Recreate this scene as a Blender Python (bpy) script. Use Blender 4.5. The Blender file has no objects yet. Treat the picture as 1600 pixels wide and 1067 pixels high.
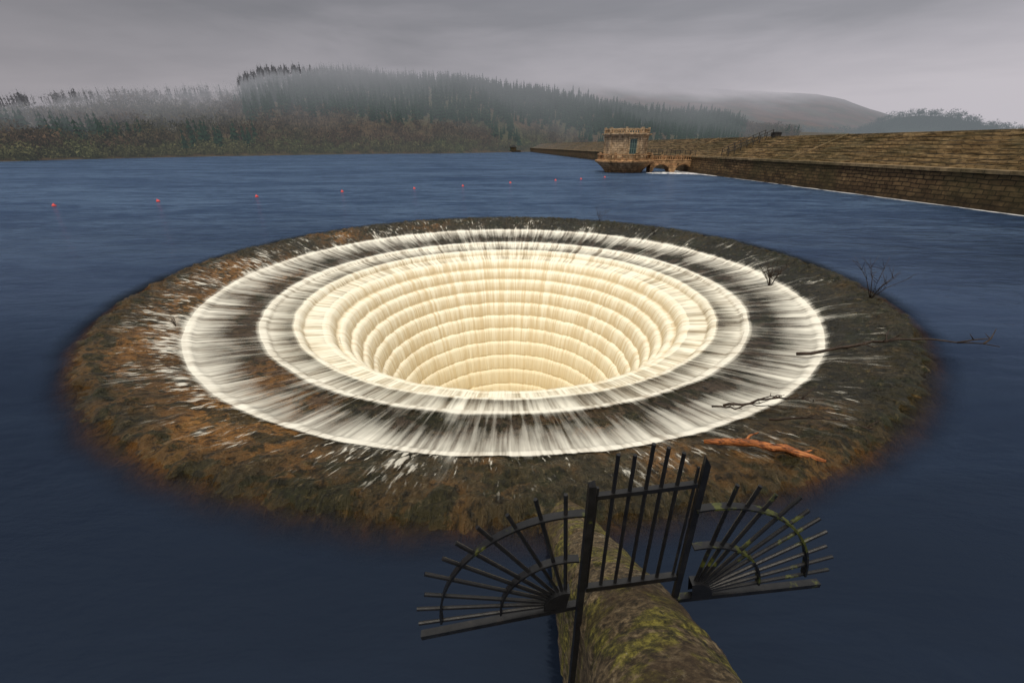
import bpy, math, random
import numpy as np
from mathutils import Vector, Matrix
random.seed(7); rng=np.random.default_rng(11)
scene=bpy.context.scene
COL=scene.collection
scene.view_settings.view_transform='Standard'
scene.view_settings.look='None'
scene.view_settings.exposure=0
CX,CY=-0.22,15.5      # spillway centre
CAMH=4.15

# ------------------------------------------------------------ noise
def _h(ix,iy,iz):
    n=(ix.astype(np.int64)*374761393+iy.astype(np.int64)*668265263+iz.astype(np.int64)*2147483647*3+1013)&0xffffffff
    n=((n^(n>>13))*1274126177)&0xffffffff
    n=(n^(n>>16))&0xffff
    return n/65535.0
def vnoise(x,y,z=None):
    x=np.asarray(x,float); y=np.asarray(y,float)
    z=np.zeros_like(x) if z is None else np.asarray(z,float)+0*x
    ix,iy,iz=np.floor(x),np.floor(y),np.floor(z)
    fx,fy,fz=x-ix,y-iy,z-iz
    fx=fx*fx*(3-2*fx);fy=fy*fy*(3-2*fy);fz=fz*fz*(3-2*fz)
    r=0
    for a in (0,1):
        for b in (0,1):
            for c in (0,1):
                r=r+_h(ix+a,iy+b,iz+c)*(fx if a else 1-fx)*(fy if b else 1-fy)*(fz if c else 1-fz)
    return r
def fbm(x,y,z=0,o=4):
    s=0;a=.5;t=0
    for i in range(o):
        s=s+a*vnoise(np.asarray(x)*2**i+17*i,np.asarray(y)*2**i,np.asarray(z)*2**i+0*np.asarray(x));t+=a;a*=.5
    return s/t

# ------------------------------------------------------------ mesh helpers
def mesh_obj(name,verts,faces,mat,parent=None,smooth=False,loc=None,attr=None):
    me=bpy.data.meshes.new(name)
    me.from_pydata([tuple(v) for v in verts] if not isinstance(verts,np.ndarray) else verts.tolist(),[],faces if isinstance(faces,list) else faces.tolist())
    if smooth: me.polygons.foreach_set('use_smooth',[True]*len(me.polygons))
    if attr:
        for k,v in attr.items():
            a=me.attributes.new(k,'FLOAT','POINT'); a.data.foreach_set('value',np.asarray(v,dtype=np.float32))
    if mat: me.materials.append(mat)
    me.update()
    o=bpy.data.objects.new(name,me); COL.objects.link(o)
    if parent: o.parent=parent
    if loc: o.location=loc
    return o
def empty(name,loc=(0,0,0),rot=0):
    o=bpy.data.objects.new(name,None); COL.objects.link(o); o.location=loc; o.rotation_euler=(0,0,rot); o.empty_display_size=.3
    return o
def tag(o,label,cat,group=None,kind=None):
    o['label']=label;o['category']=cat
    if group:o['group']=group
    if kind:o['kind']=kind
class B:
    def __init__(s): s.v=[];s.f=[]
    def add(s,v,f):
        n=len(s.v); s.v+= [tuple(p) for p in v]; s.f+=[tuple(i+n for i in q) for q in f]
    def box(s,x0,x1,y0,y1,z0,z1):
        s.add([(x0,y0,z0),(x1,y0,z0),(x1,y1,z0),(x0,y1,z0),(x0,y0,z1),(x1,y0,z1),(x1,y1,z1),(x0,y1,z1)],
              [(0,3,2,1),(4,5,6,7),(0,1,5,4),(1,2,6,5),(2,3,7,6),(3,0,4,7)])
    def tube(s,pts,rad,n=8,flat=1.0,jit=0):
        pts=[Vector(p) for p in pts]
        if not hasattr(rad,'__len__'): rad=[rad]*len(pts)
        V=[];F=[]
        up=Vector((0,0,1))
        for i,p in enumerate(pts):
            d=(pts[min(i+1,len(pts)-1)]-pts[max(i-1,0)]).normalized()
            u=up if abs(d.z)<.93 else Vector((0,1,0))
            a=d.cross(u).normalized(); b=a.cross(d).normalized()
            for k in range(n):
                t=2*math.pi*k/n; j=1+jit*(random.random()-.5)
                V.append(p+a*(math.cos(t)*rad[i]*j)+b*(math.sin(t)*rad[i]*flat*j))
        for i in range(len(pts)-1):
            for k in range(n):
                F.append((i*n+k,i*n+(k+1)%n,(i+1)*n+(k+1)%n,(i+1)*n+k))
        F.append(tuple(range(n-1,-1,-1)));m=(len(pts)-1)*n;F.append(tuple(range(m,m+n)))
        s.add(V,F)
    def beam(s,p,q,w,t,up=(0,1,0)):
        p,q=Vector(p),Vector(q);d=(q-p).normalized();u=Vector(up)
        a=d.cross(u).normalized()*w/2;b=a.cross(d).normalized()*t/2
        s.add([p-a-b,p+a-b,p+a+b,p-a+b,q-a-b,q+a-b,q+a+b,q-a+b],[(0,3,2,1),(4,5,6,7),(0,1,5,4),(1,2,6,5),(2,3,7,6),(3,0,4,7)])
    def lathe(s,prof,n=32,cx=0,cy=0,rot=0,cap=True):
        V=[];F=[]
        for r,z in prof:
            for k in range(n):
                t=2*math.pi*k/n+rot; V.append((cx+r*math.cos(t),cy+r*math.sin(t),z))
        for i in range(len(prof)-1):
            for k in range(n): F.append((i*n+k,i*n+(k+1)%n,(i+1)*n+(k+1)%n,(i+1)*n+k))
        if cap:
            F.append(tuple(range(n-1,-1,-1)));m=(len(prof)-1)*n;F.append(tuple(range(m,m+n)))
        s.add(V,F)
    def obj(s,name,mat,parent=None,smooth=False,loc=None): return mesh_obj(name,s.v,s.f,mat,parent,smooth,loc)

# ------------------------------------------------------------ node helpers
class M:
    def __init__(s,name,rough=.8,spec=.3):
        s.m=bpy.data.materials.new(name); s.m.use_nodes=True
        s.t=s.m.node_tree; s.t.nodes.clear()
        s.out=s.n('ShaderNodeOutputMaterial'); s.p=s.n('ShaderNodeBsdfPrincipled')
        s.p.inputs['Roughness'].default_value=rough; s.p.inputs['Specular IOR Level'].default_value=spec
        s.l(s.p.outputs[0],s.out.inputs[0])
    def n(s,ty,**k):
        x=s.t.nodes.new(ty)
        for a,b in k.items(): setattr(x,a,b)
        return x
    def l(s,a,b): s.t.links.new(a,b)
    def set(s,sock,v):
        if hasattr(v,'is_linked') or hasattr(v,'node'): s.l(v,sock)
        elif isinstance(v,(tuple,list)) and len(v)==3 and sock.type=='RGBA': sock.default_value=(*v,1)
        else: sock.default_value=v
    def math(s,op,a,b=0,c=0,clamp=False):
        x=s.n('ShaderNodeMath',operation=op,use_clamp=clamp)
        for i,v in enumerate((a,b,c)): s.set(x.inputs[i],v)
        return x.outputs[0]
    def vmath(s,op,a,b=(0,0,0)):
        x=s.n('ShaderNodeVectorMath',operation=op); s.set(x.inputs[0],a); s.set(x.inputs[1],b); return x.outputs[0]
    def coord(s,k='Object'): return s.n('ShaderNodeTexCoord').outputs[k]
    def pos(s): return s.n('ShaderNodeNewGeometry').outputs['Position']
    def sep(s,v):
        x=s.n('ShaderNodeSeparateXYZ'); s.l(v,x.inputs[0]); return x.outputs
    def comb(s,x,y,z):
        c=s.n('ShaderNodeCombineXYZ'); s.set(c.inputs[0],x);s.set(c.inputs[1],y);s.set(c.inputs[2],z); return c.outputs[0]
    def noise(s,v,scale=1,detail=4,rough=.55,dist=0):
        x=s.n('ShaderNodeTexNoise'); s.l(v,x.inputs['Vector']); x.inputs['Scale'].default_value=scale
        x.inputs['Detail'].default_value=detail;x.inputs['Roughness'].default_value=rough;x.inputs['Distortion'].default_value=dist
        return x.outputs['Fac']
    def ramp(s,f,stops):
        x=s.n('ShaderNodeValToRGB'); s.l(f,x.inputs[0]); e=x.color_ramp.elements
        while len(e)<len(stops): e.new(.5)
        for i,(p,c) in enumerate(stops):
            e[i].position=p; e[i].color=(*c,1) if hasattr(c,'__len__') else (c,c,c,1)
        return x.outputs[0]
    def map(s,v,a,b,c=0,d=1,smooth=True):
        x=s.n('ShaderNodeMapRange'); x.interpolation_type='SMOOTHSTEP' if smooth else 'LINEAR'
        s.set(x.inputs[0],v)
        for i,k in enumerate((a,b,c,d)): s.set(x.inputs[i+1],k)
        return x.outputs[0]
    def mix(s,f,a,b,blend='MIX'):
        x=s.n('ShaderNodeMix',data_type='RGBA',blend_type=blend); s.set(x.inputs[0],f); s.set(x.inputs[6],a); s.set(x.inputs[7],b); return x.outputs[2]
    def bump(s,h,strength=.5,dist=.05,sock=None):
        x=s.n('ShaderNodeBump'); s.l(h,x.inputs['Height']); x.inputs['Strength'].default_value=strength; x.inputs['Distance'].default_value=dist
        s.l(x.outputs[0],(sock or s.p.inputs['Normal'])); return x.outputs[0]
    def color(s,c): s.set(s.p.inputs['Base Color'],c)

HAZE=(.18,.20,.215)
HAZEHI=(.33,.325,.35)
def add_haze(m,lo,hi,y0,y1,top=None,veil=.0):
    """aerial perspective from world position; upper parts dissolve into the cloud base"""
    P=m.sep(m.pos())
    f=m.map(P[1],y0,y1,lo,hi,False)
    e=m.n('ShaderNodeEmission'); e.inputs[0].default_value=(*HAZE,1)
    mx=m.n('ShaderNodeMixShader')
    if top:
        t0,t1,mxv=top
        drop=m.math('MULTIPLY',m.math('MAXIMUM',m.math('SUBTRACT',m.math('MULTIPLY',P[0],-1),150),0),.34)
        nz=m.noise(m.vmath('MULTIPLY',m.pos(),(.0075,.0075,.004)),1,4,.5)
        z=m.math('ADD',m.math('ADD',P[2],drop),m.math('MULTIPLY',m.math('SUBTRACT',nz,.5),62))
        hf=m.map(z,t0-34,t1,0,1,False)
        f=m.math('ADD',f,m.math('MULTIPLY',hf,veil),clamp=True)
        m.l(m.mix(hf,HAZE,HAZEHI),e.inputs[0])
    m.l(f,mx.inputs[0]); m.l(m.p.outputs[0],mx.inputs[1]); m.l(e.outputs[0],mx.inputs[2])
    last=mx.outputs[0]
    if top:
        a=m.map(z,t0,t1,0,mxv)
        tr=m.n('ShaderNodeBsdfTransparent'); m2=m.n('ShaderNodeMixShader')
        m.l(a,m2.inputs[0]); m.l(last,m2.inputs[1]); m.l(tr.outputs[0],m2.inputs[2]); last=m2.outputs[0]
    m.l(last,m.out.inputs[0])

def radial(m):
    P=m.coord('Object'); x,y,z=m.sep(P)[:]
    flat=m.comb(x,y,0.0)
    ln=m.n('ShaderNodeVectorMath',operation='LENGTH'); m.l(flat,ln.inputs[0]); r=ln.outputs['Value']
    nrm=m.vmath('NORMALIZE',flat)
    return nrm,r,P,z
def streak(m,nrm,r,z,K,ks,kz=0.0,detail=3,rough=.55,dist=0):
    s=m.vmath('SCALE',nrm); s.node.inputs['Scale'].default_value=K
    w=m.math('ADD',m.math('MULTIPLY',r,ks),m.math('MULTIPLY',z,kz))
    v=m.vmath('ADD',s,m.comb(0.0,0.0,w))
    return m.noise(v,1,detail,rough,dist)

# ------------------------------------------------------------ materials
ms=M('wet_mossy_stone',.36,.24)
nrm,r,P,z=radial(ms)
s1=streak(ms,nrm,r,z,30,.8,1.0,5,.6)
s2=streak(ms,nrm,r,z,130,5.0,2.0,5,.62,.3)
s3=streak(ms,nrm,r,z,60,2.2,.5,3,.6)
lo=ms.noise(P,.24,4,.6)
md=ms.noise(P,1.25,6,.66,.7)
fi=ms.noise(P,8,5,.68)
px=ms.sep(P)
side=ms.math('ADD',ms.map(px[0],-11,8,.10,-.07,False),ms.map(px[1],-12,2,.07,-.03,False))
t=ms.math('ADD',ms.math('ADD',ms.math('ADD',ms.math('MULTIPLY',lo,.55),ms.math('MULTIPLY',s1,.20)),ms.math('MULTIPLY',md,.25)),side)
c=ms.ramp(t,[(.41,(.014,.013,.006)),(.49,(.034,.027,.012)),(.55,(.075,.045,.017)),(.61,(.20,.092,.022)),(.72,(.38,.195,.055))])
c=ms.mix(ms.math('MULTIPLY',ms.map(r,10.0,9.7,0,1),ms.map(s1,.42,.58,.05,.8)),c,(.085,.060,.042))
c=ms.mix(ms.math('MULTIPLY',ms.map(r,8.4,8.2,0,1),.6),c,(.10,.075,.05))
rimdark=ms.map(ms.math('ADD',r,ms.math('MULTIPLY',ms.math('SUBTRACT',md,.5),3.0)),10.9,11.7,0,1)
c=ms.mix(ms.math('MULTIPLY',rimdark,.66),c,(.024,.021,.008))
c=ms.mix(ms.map(md,.51,.58,0,.82),c,(.015,.018,.006))
c=ms.mix(ms.map(s2,.48,.39,0,.7),c,(.006,.006,.003))
c=ms.mix(ms.map(s2,.58,.70,0,.5),c,(.19,.14,.075))
c=ms.mix(ms.map(fi,.47,.37,0,.7),c,(.005,.005,.003))
c=ms.mix(ms.map(fi,.60,.70,0,.45),c,(.16,.125,.05))
under=ms.map(r,11.85,12.3,0,.9)
c=ms.mix(under,c,ms.ramp(md,[(.35,(.025,.015,.006)),(.65,(.11,.052,.014))]))
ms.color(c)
h=ms.math('ADD',ms.math('ADD',ms.math('MULTIPLY',s2,.7),ms.math('MULTIPLY',s3,.5)),ms.math('MULTIPLY',fi,.7))
ms.bump(h,1.0,.12)
MAT_STONE=ms.m

mw=M('white_water',.55,.15)
nrm,r,P,z=radial(mw)
a=mw.n('ShaderNodeAttribute',attribute_name='foam').outputs['Fac']
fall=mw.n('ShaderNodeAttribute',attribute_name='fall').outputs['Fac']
s1=streak(mw,nrm,r,z,34,.35,.10,3,.5)
s2=streak(mw,nrm,r,z,110,.6,.20,3,.55)
s3=streak(mw,nrm,r,z,15,.4,.06,2,.5)
s4=streak(mw,nrm,r,z,170,3.2,.3,3,.55,.4)
s5=streak(mw,nrm,r,z,60,1.6,.3,2,.5,.4)
blob=mw.noise(P,.8,3,.6)
st=mw.math('ADD',mw.math('ADD',mw.math('MULTIPLY',s1,.40),mw.math('MULTIPLY',s2,.38)),mw.math('MULTIPLY',s3,.22))
v=mw.math('ADD',a,mw.math('ADD',mw.math('MULTIPLY',mw.math('SUBTRACT',st,.5),3.2),mw.math('MULTIPLY',mw.math('SUBTRACT',blob,.5),1.3)))
alpha=mw.map(v,.12,1.60,0,1,False)
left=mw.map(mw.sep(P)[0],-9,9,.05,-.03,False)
dsum=mw.math('ADD',mw.math('ADD',mw.math('MULTIPLY',s4,.65),mw.math('MULTIPLY',s5,.35)),mw.math('ADD',left,mw.math('MULTIPLY',mw.math('SUBTRACT',blob,.5),.42)))
dash=mw.map(dsum,.585,.70,0,.85)
dash=mw.math('MULTIPLY',dash,mw.map(a,-.1,.25,0,1))
outer=mw.map(r,9.9,10.3,.0,1)
alpha=mw.mix(outer,alpha,mw.math('MAXIMUM',mw.map(v,.30,1.5,0,1),dash))
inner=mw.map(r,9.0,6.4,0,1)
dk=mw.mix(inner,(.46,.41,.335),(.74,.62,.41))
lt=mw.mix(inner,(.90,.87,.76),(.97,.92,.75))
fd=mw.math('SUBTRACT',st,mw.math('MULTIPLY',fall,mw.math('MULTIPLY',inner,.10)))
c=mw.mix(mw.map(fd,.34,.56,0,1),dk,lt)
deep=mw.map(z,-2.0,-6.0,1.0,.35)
c=mw.mix(mw.math('MULTIPLY',mw.math('MULTIPLY',mw.math('MULTIPLY',mw.map(fall,.45,1.0,0,1),inner),.34),deep),c,(.50,.37,.19))  # step shading painted into the water colour: curtains darken toward their base
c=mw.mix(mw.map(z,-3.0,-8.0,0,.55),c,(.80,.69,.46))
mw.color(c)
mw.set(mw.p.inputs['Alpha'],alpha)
mw.bump(st,.25,.05)
MAT_WHITE=mw.m

ml=M('lake_water',.12,.5)
P=ml.coord('Object'); xyz=ml.sep(P)
ln=ml.n('ShaderNodeVectorMath',operation='LENGTH'); ml.l(P,ln.inputs[0]); r=ln.outputs['Value']
big=ml.noise(ml.vmath('MULTIPLY',P,(.035,.12,1)),1,6,.65,.3)
rip=ml.noise(ml.vmath('MULTIPLY',P,(1.0,2.4,1)),1,5,.65,.4)
rip2=ml.noise(ml.vmath('MULTIPLY',P,(.22,.65,1)),1,5,.65,.4)
hh=ml.math('ADD',ml.math('MULTIPLY',rip,.6),ml.math('MULTIPLY',rip2,1.6))
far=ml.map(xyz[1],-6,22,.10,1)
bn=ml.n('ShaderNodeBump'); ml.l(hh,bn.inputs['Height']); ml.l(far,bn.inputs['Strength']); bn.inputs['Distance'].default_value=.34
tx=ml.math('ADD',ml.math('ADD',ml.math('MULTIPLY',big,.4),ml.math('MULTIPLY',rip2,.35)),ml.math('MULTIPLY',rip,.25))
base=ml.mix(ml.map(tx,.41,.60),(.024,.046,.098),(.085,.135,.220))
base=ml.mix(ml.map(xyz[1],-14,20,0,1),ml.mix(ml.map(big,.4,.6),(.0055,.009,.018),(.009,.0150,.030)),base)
d=ml.n('ShaderNodeBsdfDiffuse'); ml.l(base,d.inputs[0]); ml.l(bn.outputs[0],d.inputs['Normal'])
g=ml.n('ShaderNodeBsdfGlossy'); g.inputs['Color'].default_value=(.52,.69,1,1); g.inputs['Roughness'].default_value=.14; ml.l(bn.outputs[0],g.inputs['Normal'])
fr=ml.n('ShaderNodeFresnel'); fr.inputs[0].default_value=1.33; ml.l(bn.outputs[0],fr.inputs['Normal'])
mx=ml.n('ShaderNodeMixShader'); ml.l(ml.math('MULTIPLY',fr.outputs[0],.9),mx.inputs[0]); ml.l(d.outputs[0],mx.inputs[1]); ml.l(g.outputs[0],mx.inputs[2])
tr=ml.n('ShaderNodeBsdfTransparent'); tr.inputs[0].default_value=(1,.90,.74,1)
en=ml.noise(P,.9,3,.5)
op=ml.map(ml.math('ADD',r,ml.math('MULTIPLY',ml.math('SUBTRACT',en,.5),.4)),11.7,12.55,.0,1)
m2=ml.n('ShaderNodeMixShader'); ml.l(op,m2.inputs[0]); ml.l(tr.outputs[0],m2.inputs[1]); ml.l(mx.outputs[0],m2.inputs[2])
ml.l(m2.outputs[0],ml.out.inputs[0])
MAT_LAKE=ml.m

def stone_courses(name,c1,c2,mortar,bw,bh,vec,rough=.85,wet=None,mort=.012,haze=None,moss=.6):
    m=M(name,rough,.2)
    v=vec(m)
    wv=m.vmath('ADD',v,m.vmath('SCALE',m.comb(m.noise(m.coord('Object'),.7,3),m.noise(m.coord('Object'),.9,3),0.0)))
    wv.node.inputs[1].links[0].from_node.inputs['Scale'].default_value=.15
    b=m.n('ShaderNodeTexBrick'); m.l(wv,b.inputs['Vector'])
    b.inputs['Color1'].default_value=(*c1,1);b.inputs['Color2'].default_value=(*c2,1);b.inputs['Mortar'].default_value=(*mortar,1)
    b.inputs['Scale'].default_value=1;b.inputs['Brick Width'].default_value=bw;b.inputs['Row Height'].default_value=bh
    b.inputs['Mortar Size'].default_value=mort;b.inputs['Bias'].default_value=0
    P=m.coord('Object')
    n1=m.noise(P,1.6,7,.7); n2=m.noise(P,.16,4,.6); n3=m.noise(P,.5,5,.7)
    c=m.mix(.9,b.outputs[0],m.ramp(n1,[(.32,.32),(.5,.95),(.68,1.6)]),'MULTIPLY')
    c=m.mix(m.map(n2,.42,.65,0,moss),c,(.06,.052,.022))
    c=m.mix(m.map(n3,.55,.66,0,.5),c,(.03,.021,.012))
    if wet:
        zz=m.sep(P)[2]
        c=m.mix(m.map(m.math('ADD',zz,m.math('MULTIPLY',n1,1.2)),wet[0],wet[1],.75,0),c,(.022,.015,.009))
    m.color(c)
    m.bump(m.math('ADD',m.math('MULTIPLY',b.outputs[1],-.6),n1),1,.16)
    if haze: add_haze(m,*haze)
    return m.m
vec_dam=lambda m:(lambda q:m.comb(q[0],m.math('ADD',q[1],q[2]),0.0))(m.sep(m.coord('Object')))
def vec_round(R):
    def f(m):
        q=m.sep(m.coord('Object')); return m.comb(m.math('MULTIPLY',m.math('ARCTAN2',q[1],q[0]),R),q[2],0.0)
    return f
MAT_DAMWALL=stone_courses('dam_wall_stone',(.105,.062,.030),(.165,.105,.050),(.025,.016,.010),.8,.30,vec_dam,wet=(.4,2.0),mort=.035)
MAT_PITCH=stone_courses('dam_pitching_stone',(.155,.098,.042),(.24,.162,.075),(.04,.028,.015),.7,.22,vec_dam,mort=.03,haze=(.0,.30,60,340),moss=.55)
MAT_COPING=stone_courses('coping_stone',(.20,.14,.075),(.26,.185,.10),(.06,.04,.025),1.6,3,vec_dam,mort=.02)
MAT_TOWER=stone_courses('tower_ashlar',(.46,.32,.19),(.56,.41,.26),(.18,.12,.07),.75,.34,vec_round(3.6),mort=.02,moss=.2)
MAT_TBASE=stone_courses('tower_base_stone',(.40,.215,.105),(.50,.30,.15),(.12,.07,.04),.9,.38,vec_round(4.2),wet=(.0,.9),mort=.02,moss=.25)

def plain(name,cols,scale=3,rough=.7,spec=.3,bump=.4,bd=.02,metal=0):
    m=M(name,rough,spec); P=m.coord('Object'); n=m.noise(P,scale,6,.65)
    m.color(m.ramp(n,[(.3,cols[0]),(.5,cols[1]),(.7,cols[2])])); m.bump(n,bump,bd); m.p.inputs['Metallic'].default_value=metal
    return m.m
MAT_DARK=plain('dark_opening',[(.01,.01,.01)]*3,2)
MAT_GLASS=plain('window_glazing',[(.03,.05,.05),(.05,.08,.08),(.08,.11,.11)],2,.25,.5,.1)
MAT_FRAME=plain('painted_window_frame',[(.10,.17,.15),(.13,.20,.17),(.16,.22,.20)],4,.5)
MAT_RAIL=plain('dark_railing_metal',[(.02,.02,.02),(.04,.035,.03),(.06,.05,.04)],5,.6)
MAT_BUOY=plain('red_buoy_plastic',[(.7,.06,.06),(.85,.10,.09),(.9,.18,.15)],6,.5,.3,.1)
MAT_TWIG=plain('dark_twig_bark',[(.014,.008,.005),(.034,.020,.012),(.06,.038,.025)],9,.6)
mg=M('wet_stripped_wood',.45,.35); P=mg.coord('Object'); q=mg.sep(P)
gr=mg.noise(mg.comb(mg.math('MULTIPLY',mg.math('ADD',q[0],q[1]),4),mg.math('MULTIPLY',mg.math('SUBTRACT',q[0],mg.math('MULTIPLY',q[1],-1.9)),16),mg.math('MULTIPLY',q[2],40)),1,6,.7,.4)
mg.color(mg.ramp(gr,[(.34,(.015,.006,.003)),(.44,(.12,.036,.010)),(.55,(.40,.125,.030)),(.72,(.62,.29,.10))])); mg.bump(gr,1,.02); MAT_LOG=mg.m
mf=M('shore_foam',.6,.3); P=mf.coord('Object'); nf=mf.noise(mf.vmath('MULTIPLY',P,(.6,1.6,1)),1,5,.7); mf.color((.85,.86,.88)); mf.set(mf.p.inputs['Alpha'],mf.map(nf,.36,.56,0,.95)); MAT_FOAM=mf.m

def iron(name,moss):
    m=M(name,.42,.4); P=m.coord('Object'); n=m.noise(P,14,5,.65); n2=m.noise(P,5,4,.7)
    c=m.ramp(n,[(.35,(.004,.004,.005)),(.6,(.010,.010,.011)),(.75,(.024,.020,.018))])
    c=m.mix(m.map(n2,moss,moss+.07,0,.85),c,m.ramp(n,[(.3,(.015,.02,.005)),(.7,(.12,.13,.02))]))
    m.color(c); m.bump(n,.5,.008); return m.m
MAT_IRON=iron('black_painted_iron',.68)
MAT_IRONM=iron('mossy_painted_iron',.60)
MAT_IRONMM=iron('heavily_mossed_iron',.50)

mc=M('mossy_coping',.62,.35); P=mc.coord('Object')
n1=mc.noise(P,3.4,7,.65,.3); n2=mc.noise(P,24,9,.74); n3=mc.noise(P,1.6,4,.6)
c=mc.ramp(n2,[(.37,(.010,.007,.004)),(.46,(.07,.048,.024)),(.54,(.17,.12,.062)),(.66,(.38,.29,.17))])
c=mc.mix(mc.map(n1,.49,.55,0,.85),c,mc.ramp(n2,[(.38,(.010,.011,.003)),(.5,(.095,.085,.013)),(.62,(.34,.30,.04))]))
c=mc.mix(mc.map(mc.noise(P,6.5,8,.82),.60,.64,0,.75),c,(.44,.39,.27))
c=mc.mix(mc.map(n3,.52,.62,0,.6),c,(.06,.034,.016))
low=mc.map(mc.sep(P)[1],2.8,4.2,0,.6)
c=mc.mix(low,c,mc.ramp(n2,[(.4,(.014,.009,.004)),(.6,(.11,.066,.025))]))
mc.color(c); mc.bump(mc.math('ADD',n2,mc.math('MULTIPLY',n1,.8)),1,.05); MAT_MOSS=mc.m

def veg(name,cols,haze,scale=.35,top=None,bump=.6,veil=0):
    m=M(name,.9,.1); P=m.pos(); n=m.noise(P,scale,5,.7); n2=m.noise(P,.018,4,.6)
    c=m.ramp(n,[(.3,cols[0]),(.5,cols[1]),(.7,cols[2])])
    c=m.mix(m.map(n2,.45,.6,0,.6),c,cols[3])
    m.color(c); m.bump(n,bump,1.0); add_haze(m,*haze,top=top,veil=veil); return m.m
TOP=(44,80,.97)
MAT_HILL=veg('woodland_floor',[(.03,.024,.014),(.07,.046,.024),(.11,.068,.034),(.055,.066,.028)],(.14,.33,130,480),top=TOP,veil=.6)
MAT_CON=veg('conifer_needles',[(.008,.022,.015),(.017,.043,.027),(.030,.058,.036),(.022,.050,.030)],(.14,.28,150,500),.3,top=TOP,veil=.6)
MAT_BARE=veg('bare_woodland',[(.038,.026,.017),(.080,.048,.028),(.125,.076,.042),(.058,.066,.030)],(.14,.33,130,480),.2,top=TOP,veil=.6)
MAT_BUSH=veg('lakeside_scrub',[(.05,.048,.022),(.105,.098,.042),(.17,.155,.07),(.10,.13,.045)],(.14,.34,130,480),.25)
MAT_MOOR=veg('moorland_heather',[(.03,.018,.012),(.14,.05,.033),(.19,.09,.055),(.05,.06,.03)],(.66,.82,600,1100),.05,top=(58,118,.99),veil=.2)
MAT_WOODH=veg('misty_wood',[(.01,.014,.01),(.02,.026,.018),(.035,.04,.028),(.02,.03,.02)],(.70,.82,500,800),.2)
MAT_GRASS=veg('rough_grass',[(.03,.035,.012),(.06,.065,.02),(.11,.10,.04),(.09,.085,.03)],(.02,.35,60,480),.4)

# ------------------------------------------------------------ spillway
lips=[(10.12,.48),(8.38,.86),(7.48,1.10),(6.64,1.44),(6.18,1.86),(5.84,2.32),(5.52,2.84),(5.24,3.40),(4.98,4.00),(4.74,4.62),(4.51,5.28),(4.29,5.98),(4.08,6.72),(3.87,7.5),(3.66,8.4),(3.47,9.4),(3.32,10.5),(3.20,11.7),(3.10,13.0),(3.02,14.4),(2.95,16)]
def lerp(a,b,t): return a+(b-a)*t
stone=[(16,-2.1),(15,-1.5),(14.2,-1.1),(13.5,-.8),(13.0,-.54),(12.6,-.34)]
apr=[(12.3,-.22),(12.0,-.10),(11.75,-.01),(11.6,-.01),(11.2,-.12),(10.8,-.235),(10.4,-.36),(10.12,-.48)]
ar=np.array([p[0] for p in apr])[::-1];az=np.array([p[1] for p in apr])[::-1]
for r_ in np.arange(12.3,10.14,-.040): stone.append((r_,float(np.interp(r_,ar,az))))
water=[]
for r_ in np.arange(11.85,10.17,-.07):
    f=float(np.interp(r_,[10.1,10.25,10.6,11.2,11.6,11.85],[.45,.28,.16,.10,-.08,-.6]))
    water.append((r_,float(np.interp(r_,ar,az))+.045,f,0,0))
for i,(r0,z0) in enumerate(lips):
    z0=-z0
    if i+1<len(lips): r1,z1=lips[i+1][0],-lips[i+1][1]
    else: r1,z1=r0-.15,z0-2
    tread=r0-r1; dz=z0-z1
    slope=min(.13*tread,.45*dz) if i>2 else [.22*tread*.75,.13*tread,.13*tread][i]
    drop=dz-slope
    stone.append((r0,z0))
    for t in (.15,.5,.85): stone.append((r0-.03-.02*t,z0-drop*t))
    nt=max(3,int(tread/.09))
    for k in range(nt): stone.append((lerp(r0-.06,r1+.01,k/nt),lerp(z0-drop,z1,k/nt)))
    reach=min(.42*tread,.10+.16*math.sqrt(drop)) if i<3 else min(.56+.035*(i-3),.78)*tread
    fl=[1.0,1.15,1.4][i] if i<3 else 2.6
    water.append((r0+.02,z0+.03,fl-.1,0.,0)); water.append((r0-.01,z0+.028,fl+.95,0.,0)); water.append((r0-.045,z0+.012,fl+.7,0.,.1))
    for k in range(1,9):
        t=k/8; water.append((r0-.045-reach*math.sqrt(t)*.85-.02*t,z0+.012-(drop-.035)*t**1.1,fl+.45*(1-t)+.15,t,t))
    rl=r0-.065-reach*.85
    for k in range(1,nt+3):
        t=k/(nt+3); rr_=lerp(rl,r1+.04,t)
        zz=lerp(z0-drop,z1,min(1,(r0-rr_)/tread))+.05-.02*t
        if i==0: f=lerp(1.15,.10,min(1,t*1.5)**.85)+(.22*max(0,t-.85)/.15)
        elif i==1: f=lerp(1.3,.58,min(1,t*1.3))
        elif i==2: f=lerp(1.6,1.25,t)
        else: f=2.6
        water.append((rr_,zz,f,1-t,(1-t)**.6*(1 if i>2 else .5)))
stone+=[(2.7,-20),(2.5,-24),(0.05,-24.1)]
spill=empty('spillway',(CX,CY,0))
tag(spill,'stepped round stone bellmouth spillway with water pouring down its funnel','spillway')
def lathe_grid(name,prof,n,disp,mat,foam=False):
    pr=np.array(prof,float); m=len(pr); a=np.linspace(0,2*np.pi,n,endpoint=False)
    R=np.repeat(pr[:,0][:,None],n,1); Z=np.repeat(pr[:,1][:,None],n,1); A=np.repeat(a[None],m,0)
    R,Z=disp(R,Z,A,pr)
    V=np.stack([R*np.cos(A),R*np.sin(A),Z],-1).reshape(-1,3)
    i=np.arange(m-1)[:,None]*n; k=np.arange(n)[None]; k2=(k+1)%n
    F=np.stack([i+k,i+n+k,i+n+k2,i+k2],-1).reshape(-1,4)
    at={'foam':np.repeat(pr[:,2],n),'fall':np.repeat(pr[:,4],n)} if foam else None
    return mesh_obj(name,V,F,mat,spill,True,attr=at)
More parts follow.
